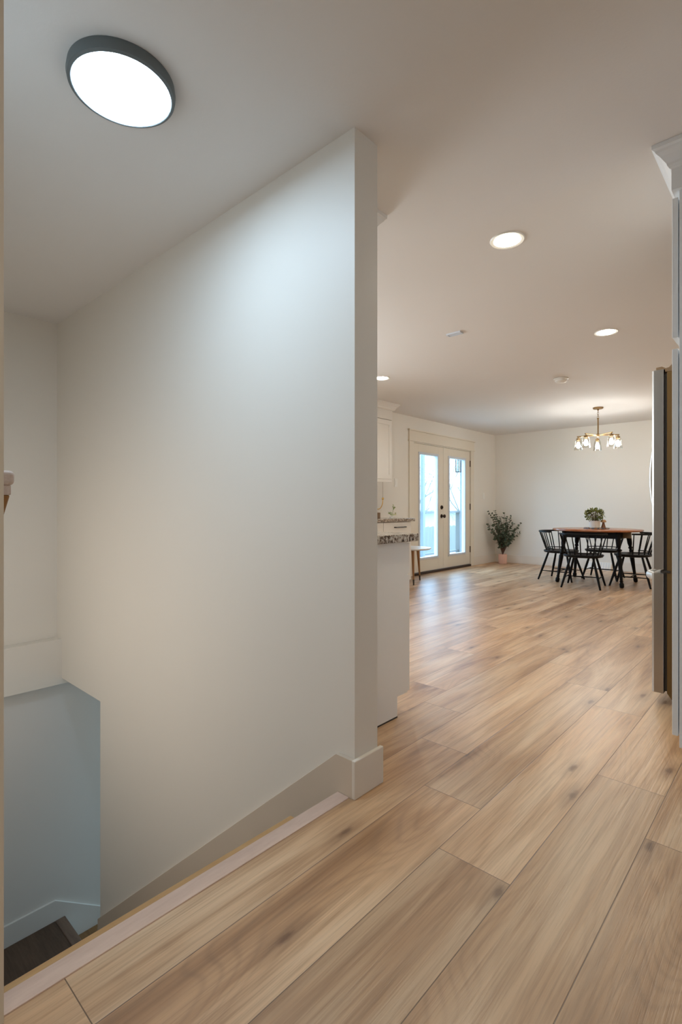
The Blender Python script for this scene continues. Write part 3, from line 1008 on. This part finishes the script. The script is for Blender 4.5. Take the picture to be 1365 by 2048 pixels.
def wall_plate(y, z, label):
    t = thing('light_switch', label, 'light switch', (XF, y, z))
    obj('plate', box(XF, XF + 0.006, y - 0.037, y + 0.037, z - 0.06, z + 0.06), M['white'], t, 0.002)
    obj('rocker', box(XF + 0.006, XF + 0.010, y - 0.016, y + 0.016, z - 0.033, z + 0.033), M['white'], t, 0.001)


wall_plate(6.10, 1.412, 'white light switch on the wall left of the door casing')
wall_plate(8.86, 1.262, 'white light switch between the double doors and the room corner')

# ------------------------------------------------------------------ round white side table
tx, ty = -4.135, 5.965
sdt = thing('side_table', 'low round white side table on tapered oak legs before the double doors', 'side table', (tx, ty, 0))
obj('tabletop', lathe([(0, 0.462), (0.27, 0.463), (0.292, 0.472), (0.297, 0.482), (0.293, 0.490), (0, 0.491)], 56, cx=tx, cy=ty), M['stoolwhite'], sdt, smooth=True)
for k, (lx, ly) in enumerate(((0.200, -0.200), (0.005, 0.245), (-0.255, -0.06))):
    a_, b_ = Vector((tx + lx, ty + ly, 0)), Vector((tx + lx * 0.78, ty + ly * 0.78, 0.463))
    m1 = a_.lerp(b_, 0.16)
    lg = obj('leg', tube([m1, b_], [0.012, 0.021], 14), M['oakleg'], sdt, smooth=True)
    obj('leg_tip', tube([a_, m1], [0.0085, 0.012], 14), M['legtip'], lg, smooth=True)

# ------------------------------------------------------------------ eucalyptus in the corner
px_, py_ = -4.21, 9.085
eu = thing('eucalyptus_plant', 'leafy eucalyptus in a blush pot standing in the room corner', 'plant', (px_, py_, 0))
bm = bmesh.new()
rings = []
NP = 96
prof = [(0.058, 0.0), (0.070, 0.004), (0.074, 0.06), (0.076, 0.165), (0.074, 0.178), (0.064, 0.178), (0.062, 0.160)]
for r_, z_ in prof:
    ring = []
    for k in range(NP):
        a = 2 * PI * k / NP
        rr = r_ + (0.0022 * math.cos(24 * a) if 0.003 < z_ < 0.17 and r_ > 0.065 else 0)
        ring.append(bm.verts.new((px_ + rr * math.cos(a), py_ + rr * math.sin(a), z_)))
    rings.append(ring)
for a_, b_ in zip(rings, rings[1:]):
    for k in range(NP):
        bm.faces.new((a_[k], a_[(k + 1) % NP], b_[(k + 1) % NP], b_[k]))
bm.faces.new(rings[0][::-1])
bm.faces.new(rings[-1])
pot = obj('pot', bm, M['pinkpot'], eu, smooth=True)
obj('soil', lathe([(0.0, 0.160), (0.062, 0.1605), (0.062, 0.164), (0, 0.168)], 24, cx=px_, cy=py_), M['soil'], pot)
rng = random.Random(21)
bs, bl = bmesh.new(), bmesh.new()
rv, fv = Vector((0.7385, 0.674, 0)), Vector((-0.674, 0.7385, 0))     # along the two room diagonals
# (sideways reach, depth reach, height) of every stem tip, then how many leaf pairs
tips = [(-0.33, -0.05, 0.74, 9), (-0.26, 0.02, 0.97, 10), (-0.20, -0.08, 0.93, 10), (-0.13, 0.06, 0.98, 11), (-0.10, -0.12, 0.80, 10), (-0.03, 0.05, 0.86, 9),
        (0.04, 0.04, 0.93, 5), (0.06, -0.12, 0.72, 10), (0.10, 0.06, 0.86, 10), (0.16, -0.04, 0.88, 9), (0.20, 0.04, 0.74, 9), (0.27, -0.06, 0.66, 9),
        (0.36, 0.0, 0.74, 8), (0.32, -0.05, 0.58, 7), (-0.22, -0.12, 0.62, 8), (0.0, -0.18, 0.58, 9), (0.13, -0.14, 0.52, 8), (-0.10, -0.16, 0.52, 8), (0.03, -0.05, 0.66, 10)]
base = Vector((px_, py_, 0.165))
for (a, b, h_, nl) in tips:
    b *= 0.45
    tip = base + rv * a * 0.98 + fv * b + Vector((0, 0, h_ - 0.165))
    # keep the leaves clear of both walls
    tip.x = max(tip.x, XF + 0.06)
    tip.y = min(tip.y, YB - 0.06)
    midp = base.lerp(tip, 0.5) + Vector((0, 0, 0.07)) - (rv * a + fv * b) * 0.16
    P = []
    for j in range(9):
        t = j / 8
        P.append(base * (1 - t) ** 2 + midp * 2 * t * (1 - t) + tip * t * t)
    add_tube(bs, P, [0.0055 * (1 - 0.75 * j / 8) + 0.001 for j in range(9)], 6)
    nl = int(nl * 1.35)
    for j in range(nl):
        t = 0.28 + 0.72 * j / (nl - 1)
        p = base * (1 - t) ** 2 + midp * 2 * t * (1 - t) + tip * t * t
        ax = (tip - midp).normalized()
        for sgn in (-1, 1):
            d = ax.cross(rdir(rng)).normalized() * sgn + ax * 0.45
            size = 0.084 * (1 - 0.5 * t) * rng.uniform(0.8, 1.2)
            q_ = p + d.normalized() * size * 1.1
            if q_.x < XF + 0.03 or q_.y > YB - 0.03:
                d = Vector((abs(d.x), -abs(d.y), d.z))
            leaf(bl, p, d, rdir(rng, 0.4), size, size * 0.9)
obj('stem', bs, M['bark'], eu)
obj('foliage', bl, M['euc'], eu)

# ------------------------------------------------------------------ dining table and chairs
TX, TY = -2.20, 7.74
dt = thing('dining_table', 'oval cherry-topped dining table on black turned legs', 'table', (TX, TY, 0))
bm = bmesh.new()
NP = 96
rings = []
for sc, z_ in ((0.965, 0.722), (0.990, 0.727), (1.0, 0.736), (0.994, 0.746), (0.985, 0.749)):
    rings.append([bm.verts.new((TX + 0.580 * sc * math.cos(2 * PI * k / NP), TY + 0.520 * sc * math.sin(2 * PI * k / NP), z_)) for k in range(NP)])
for a_, b_ in zip(rings, rings[1:]):
    for k in range(NP):
        bm.faces.new((a_[k], a_[(k + 1) % NP], b_[(k + 1) % NP], b_[k]))
bm.faces.new(rings[0][::-1])
bm.faces.new(rings[-1])
obj('tabletop', bm, M['tabletop'], dt, smooth=True)
bm = bmesh.new()
for (x0, x1, y0, y1) in ((-0.37, 0.37, -0.29, -0.265), (-0.37, 0.37, 0.265, 0.29), (-0.37, -0.345, -0.265, 0.265), (0.345, 0.37, -0.265, 0.265)):
    bx(bm, TX + x0, TX + x1, TY + y0, TY + y1, 0.632, 0.7215)
obj('apron', bm, M['black'], dt)
o = obj('leaf_support', box(TX + 0.371, TX + 0.47, TY - 0.16, TY - 0.13, 0.64, 0.721), M['rawsupport'], dt, 0.003)
o['label'] = 'unpainted wooden leaf support'
LEG = [(0.0, 0.0), (0.016, 0.0), (0.026, 0.012), (0.028, 0.050), (0.020, 0.066), (0.017, 0.075), (0.024, 0.083), (0.017, 0.092), (0.020, 0.16), (0.027, 0.30), (0.030, 0.36),
       (0.022, 0.385), (0.031, 0.398), (0.022, 0.412), (0.024, 0.44), (0.017, 0.455), (0.030, 0.475), (0.019, 0.495), (0.025, 0.515), (0.030, 0.54), (0.033, 0.62), (0.033, 0.705), (0, 0.705)]
for sx_ in (-1, 1):
    for sy_ in (-1, 1):
        foot = Vector((TX + 0.412 * sx_, TY + 0.365 * sy_, 0.0))
        top = Vector((TX + 0.335 * sx_, TY + 0.262 * sy_, 0.721))
        ax = (top - foot).normalized()
        mt = Matrix.Translation(foot) @ ax.to_track_quat('Z', 'Y').to_matrix().to_4x4()
        kz = (top - foot).length / 0.705
        o = obj('leg', lathe([(r_, max(0.0, z_ * kz)) for r_, z_ in LEG], 20, mtx=mt), M['black'], dt, smooth=True)

CG = 'black spindle chairs around the dining table'
dc = thing('dining_chair', 'black spindle-back chair nearest the hall, its back to the viewer', 'chair', (0, 0, 0), CG)
SH = 0.43
bm = bmesh.new()
NP = 48
rings = []
for sc, z_ in ((0.80, SH - 0.038), (0.95, SH - 0.030), (1.0, SH - 0.012), (0.985, SH - 0.002), (0.93, SH), (0.6, SH - 0.008)):
    ring = []
    for k in range(NP):
        a = 2 * PI * k / NP
        c_, s_ = math.cos(a), math.sin(a)
        ex = 0.245 * math.copysign(abs(c_) ** 0.8, c_)
        ey = 0.225 * math.copysign(abs(s_) ** 0.8, s_)
        ring.append(bm.verts.new((ex * sc, ey * sc, z_)))
    rings.append(ring)
for a_, b_ in zip(rings, rings[1:]):
    for k in range(NP):
        bm.faces.new((a_[k], a_[(k + 1) % NP], b_[(k + 1) % NP], b_[k]))
bm.faces.new(rings[0][::-1])
bm.faces.new(rings[-1])
obj('seat', bm, M['black'], dc, smooth=True)
legp = {}
for sx_ in (-1, 1):
    for sy_ in (-1, 1):
        a_ = Vector((0.232 * sx_, 0.240 * sy_, 0))
        b_ = Vector((0.135 * sx_, 0.130 * sy_, SH - 0.034))
        legp[sx_, sy_] = (a_, b_)
        obj('leg', tube([a_, a_.lerp(b_, 0.45), b_], [0.0115, 0.0165, 0.0135], 12), M['black'], dc, smooth=True)
for sx_ in (-1, 1):
    p_, q_ = legp[sx_, -1][0].lerp(legp[sx_, -1][1], 0.33), legp[sx_, 1][0].lerp(legp[sx_, 1][1], 0.33)
    obj('stretcher', tube([p_, p_.lerp(q_, 0.5), q_], [0.006, 0.0085, 0.006], 8), M['black'], dc, smooth=True)
p_ = legp[-1, -1][0].lerp(legp[-1, 1][0], 0.5).lerp(legp[-1, -1][1].lerp(legp[-1, 1][1], 0.5), 0.33)
obj('stretcher', tube([p_, Vector((0, 0, p_.z)), Vector((-p_.x, 0, p_.z))], [0.006, 0.0085, 0.006], 8), M['black'], dc, smooth=True)


def arc(rx, ry, cy, z, a0_, a1_, n=28):
    return [(rx * math.cos(math.radians(a0_ + (a1_ - a0_) * j / n)), cy + ry * math.sin(math.radians(a0_ + (a1_ - a0_) * j / n)), z) for j in range(n + 1)]


bm = bmesh.new()
inn, out = arc(0.272, 0.262, -0.02, 0, 183, 357), arc(0.296, 0.288, -0.02, 0, 183, 357)
lo = [[bm.verts.new((x, y, z_)) for (x, y, _) in src] for src in (inn, out) for z_ in (0.690, 0.712)]
i0, i1, o0, o1 = lo
for k in range(len(i0) - 1):
    bm.faces.new((i0[k], i0[k + 1], i1[k + 1], i1[k]))
    bm.faces.new((o0[k], o1[k], o1[k + 1], o0[k + 1]))
    bm.faces.new((i1[k], i1[k + 1], o1[k + 1], o1[k]))
    bm.faces.new((i0[k], o0[k], o0[k + 1], i0[k + 1]))
bm.faces.new((i0[0], i1[0], o1[0], o0[0]))
bm.faces.new((i0[-1], o0[-1], o1[-1], i1[-1]))
obj('crest_rail', bm, M['black'], dc, 0.004)
obj('lower_rail', tube(arc(0.213, 0.200, -0.005, SH + 0.028, 186, 354), 0.0065, 8), M['black'], dc, smooth=True)
for ang in (188, 208, 229, 250, 270, 290, 311, 332, 352):
    a = math.radians(ang)
    p_ = Vector((0.208 * math.cos(a), -0.005 + 0.195 * math.sin(a), SH - 0.006))
    q_ = Vector((0.284 * math.cos(a), -0.02 + 0.275 * math.sin(a), 0.695))
    r_ = 0.0068
    obj('spindle', tube([p_, p_.lerp(q_, 0.5), q_], [r_, r_ * 1.12, r_ * 0.9], 8), M['black'], dc, smooth=True)
dc.location = (-2.205, 7.190, 0)
dc.rotation_euler = (0, 0, math.radians(8.5))
dup(dc, (-2.668, 7.700, 0), math.radians(-93), 'black spindle-back chair on the double door side of the table', CG)
dup(dc, (-1.745, 7.755, 0), math.radians(93), 'black spindle-back chair on the refrigerator side of the table', CG)
dup(dc, (-2.250, 8.245, 0), math.radians(182), 'black spindle-back chair behind the table facing the hall', CG)

# centrepiece
TT = 0.7492
tray = thing('round_tray', 'round patterned tray in the middle of the dining table', 'tray', (TX, TY, TT))
obj('base', lathe([(0, TT), (0.155, TT), (0.163, TT + 0.004), (0.165, TT + 0.018), (0.160, TT + 0.019), (0.155, TT + 0.0155), (0, TT + 0.0155)], 48, cx=TX, cy=TY), M['tray'], tray, smooth=True)
TB = TT + 0.0158
gx, gy = TX - 0.020, TY - 0.018
bp = thing('boxwood_plant', 'bushy green plant in a white pot on the dining table tray', 'plant', (gx, gy, TB))
bm = bmesh.new()
rings = []
NP = 80
for r_, z_ in ((0.055, 0), (0.064, 0.004), (0.070, 0.075), (0.072, 0.098), (0.064, 0.098), (0.060, 0.085)):
    rings.append([bm.verts.new((gx + (r_ + 0.0015 * math.cos(20 * 2 * PI * k / NP)) * math.cos(2 * PI * k / NP), gy + (r_ + 0.0015 * math.cos(20 * 2 * PI * k / NP)) * math.sin(2 * PI * k / NP), TB + z_)) for k in range(NP)])
for a_, b_ in zip(rings, rings[1:]):
    for k in range(NP):
        bm.faces.new((a_[k], a_[(k + 1) % NP], b_[(k + 1) % NP], b_[k]))
bm.faces.new(rings[0][::-1])
bm.faces.new(rings[-1])
obj('pot', bm, M['whitepot'], bp, smooth=True)
rng = random.Random(3)
bs, bl = bmesh.new(), bmesh.new()
cc = Vector((gx, gy, TB + 0.175))
for j in range(34):
    d = rdir(rng, 0.35)
    e_ = cc + Vector((d.x * 0.125, d.y * 0.125, d.z * 0.085))
    add_tube(bs, [(gx + d.x * 0.03, gy + d.y * 0.03, TB + 0.085), cc.lerp(e_, 0.4), e_], [0.002, 0.0018, 0.001], 5)
for j in range(560):
    d = rdir(rng, 0.30)
    rr = rng.uniform(0.55, 1.0)
    p = cc + Vector((d.x * 0.130, d.y * 0.130, d.z * 0.092)) * rr
    leaf(bl, p, d + rdir(rng) * 0.7, rdir(rng, 0.6), rng.uniform(0.022, 0.034), rng.uniform(0.014, 0.02))
obj('stem', bs, M['bark'], bp)
obj('foliage', bl, M['boxleaf'], bp)
ox, oy = TX + 0.076, TY + 0.052
orn = thing('wooden_ornament', 'little brown wooden cone ornament with pale cap beside the white pot', 'ornament', (ox, oy, TB))
obj('cone', lathe([(0, TB), (0.029, TB), (0.029, TB + 0.008), (0.020, TB + 0.042), (0.013, TB + 0.074), (0, TB + 0.075)], 24, cx=ox, cy=oy), M['ornament'], orn, smooth=True)
obj('cap', lathe([(0, TB + 0.0735), (0.032, TB + 0.077), (0.040, TB + 0.086), (0.030, TB + 0.104), (0.012, TB + 0.115), (0, TB + 0.116)], 24, cx=ox, cy=oy), M['ornamentcap'], orn, smooth=True)

# baseboard register on the far wall
rg = thing('baseboard_register', 'white sloping baseboard air register on the far wall behind the chairs', 'air register', (-2.6, YB, 0))
bm = bmesh.new()
prof = [(YB - 0.0165, 0.0), (YB - 0.085, 0.0), (YB - 0.085, 0.016), (YB - 0.030, 0.130), (YB - 0.0165, 0.130)]
add_prism(bm, [(-2.79, y, z) for y, z in prof], (0.38, 0, 0))
obj('housing', bm, M['white'], rg, 0.002)
bm = bmesh.new()
dz = Vector((0, 0.055, 0.114)).normalized()
nz = Vector((0, -0.114, 0.055)).normalized()
for k in range(9):
    a_ = Vector((-2.77 + k * 0.04, YB - 0.082, 0.022)) + nz * 0.0005
    add_prism(bm, [a_, a_ + Vector((0.006, 0, 0)), a_ + Vector((0.006, 0, 0)) + dz * 0.11, a_ + dz * 0.11], nz * 0.004)
obj('grille', bm, M['outwhite'], rg)

# ------------------------------------------------------------------ outside the double doors
struct('deck_floor', box(-6.7, XF - 0.145, 5.0, 13.2, -0.16, -0.10), M['deck'], 'pale deck boards outside the double doors', 'deck')
struct('ground_lawn', box(-60, -4.62, -25, 60, -2.1, -1.95), M['lawn'], 'winter lawn beyond the deck', 'lawn')
rlg = thing('deck_railing', 'grey deck railing seen through the double doors', 'railing', (-6.5, 10.0, -0.1))
obj('top_rail', box(-6.56, -6.44, 5.0, 13.0, 0.915, 0.960), M['railout'], rlg)
obj('bottom_rail', box(-6.53, -6.47, 5.0, 13.0, -0.05, -0.012), M['railout'], rlg)
for yy in (6.6, 8.2, 9.86, 11.5, 13.0):
    obj('post', box(-6.55, -6.45, yy - 0.05, yy + 0.05, -0.10, 0.915), M['railout'], rlg)
po = thing('porch_frame', 'white porch posts and beam beside the deck railing', 'porch', (-6.35, 10.8, -0.1))
for yy in (9.68, 11.44):
    obj('post', box(-6.40, -6.325, yy - 0.038, yy + 0.038, -0.10, 3.0), M['postwhite'], po)
obj('beam', box(-6.45, -6.27, 6.0, 13.0, 3.0, 3.25), M['outwhite'], po)
lx, ly = -6.30, 11.14
ln = thing('wall_lantern', 'black framed lantern outside on the porch post', 'lantern', (lx, ly, 1.9))
bm = bmesh.new()
for dx in (-0.043, 0.043):
    for dy in (-0.043, 0.043):
        bx(bm, lx + dx - 0.009, lx + dx + 0.009, ly + dy - 0.009, ly + dy + 0.009, 1.92, 2.22)
bx(bm, lx - 0.052, lx + 0.052, ly - 0.052, ly + 0.052, 1.90, 1.92)
bx(bm, lx - 0.056, lx + 0.056, ly - 0.056, ly + 0.056, 2.22, 2.24)
bx(bm, lx - 0.05, lx - 0.02, ly + 0.05, ly + 0.265, 2.20, 2.235)
obj('frame', bm, M['iron'], ln)
obj('glass', box(lx - 0.037, lx + 0.037, ly - 0.037, ly + 0.037, 1.92, 2.22), M['lampglass'], ln)

fn = bmesh.new()
k = 0
y = 5.0
while y < 40:
    bx(fn, -15.03, -15.0, y, y + 0.145, -1.95, -0.03 + 0.02 * ((k * 7) % 3))
    y += 0.15
    k += 1
bx(fn, -15.08, -15.03, 5.0, 40, -0.35, -0.25)
tag(obj('wooden_fence', fn, M['fence']), 'grey weathered board fence across the yard', 'fence')

hs = thing('neighbor_house', 'pale neighbouring house with pitched roof beyond the fence', 'house', (-24, 34, -1.95))
obj('wall', box(-30, -22, 14, 50, -1.95, 0.75), M['siding'], hs)
bm = bmesh.new()
add_prism(bm, [(-21.3, 13.4, 0.66), (-21.3, 13.4, 0.80), (-26, 13.4, 3.3), (-30.7, 13.4, 0.80), (-30.7, 13.4, 0.66)], (0, 37, 0))
obj('roof', bm, M['shingle'], hs)
for yy in (21.0, 29.3, 40.0):
    w_ = obj('window', box(-22.02, -21.96, yy - 0.55, yy + 0.55, -0.75, 0.35), M['outwhite'], hs)
    obj('pane', box(-21.97, -21.95, yy - 0.45, yy + 0.45, -0.65, 0.25), M['outglass'], w_)


def bare_tree(loc, h_, seed, label):
    rng = random.Random(seed)
    bm = bmesh.new()

    def grow(p, d, ln_, r_, depth):
        q_ = p + d * ln_
        m_ = p.lerp(q_, 0.5) + rdir(rng) * ln_ * 0.05
        add_tube(bm, [p, m_, q_], [r_, r_ * 0.85, r_ * 0.68], 6)
        if depth == 0:
            return
        for _ in range(3 if depth > 1 else 4):
            nd = (d + rdir(rng, 0.15) * 0.75).normalized()
            grow(p.lerp(q_, rng.uniform(0.6, 1.0)), nd, ln_ * rng.uniform(0.6, 0.82), r_ * 0.55, depth - 1)
    grow(Vector(loc), Vector((0, 0, 1)), h_ * 0.32, h_ * 0.0085, 5)
    tag(obj('bare_tree', bm, M['treebark']), label, 'tree', 'bare trees beyond the deck')


bare_tree((-16.9, 24.2, -1.95), 8.5, 4, 'bare branching tree beyond the fence through the left door glass')
bare_tree((-17.0, 30.3, -1.95), 8.5, 9, 'bare branching tree beyond the fence through the right door glass')
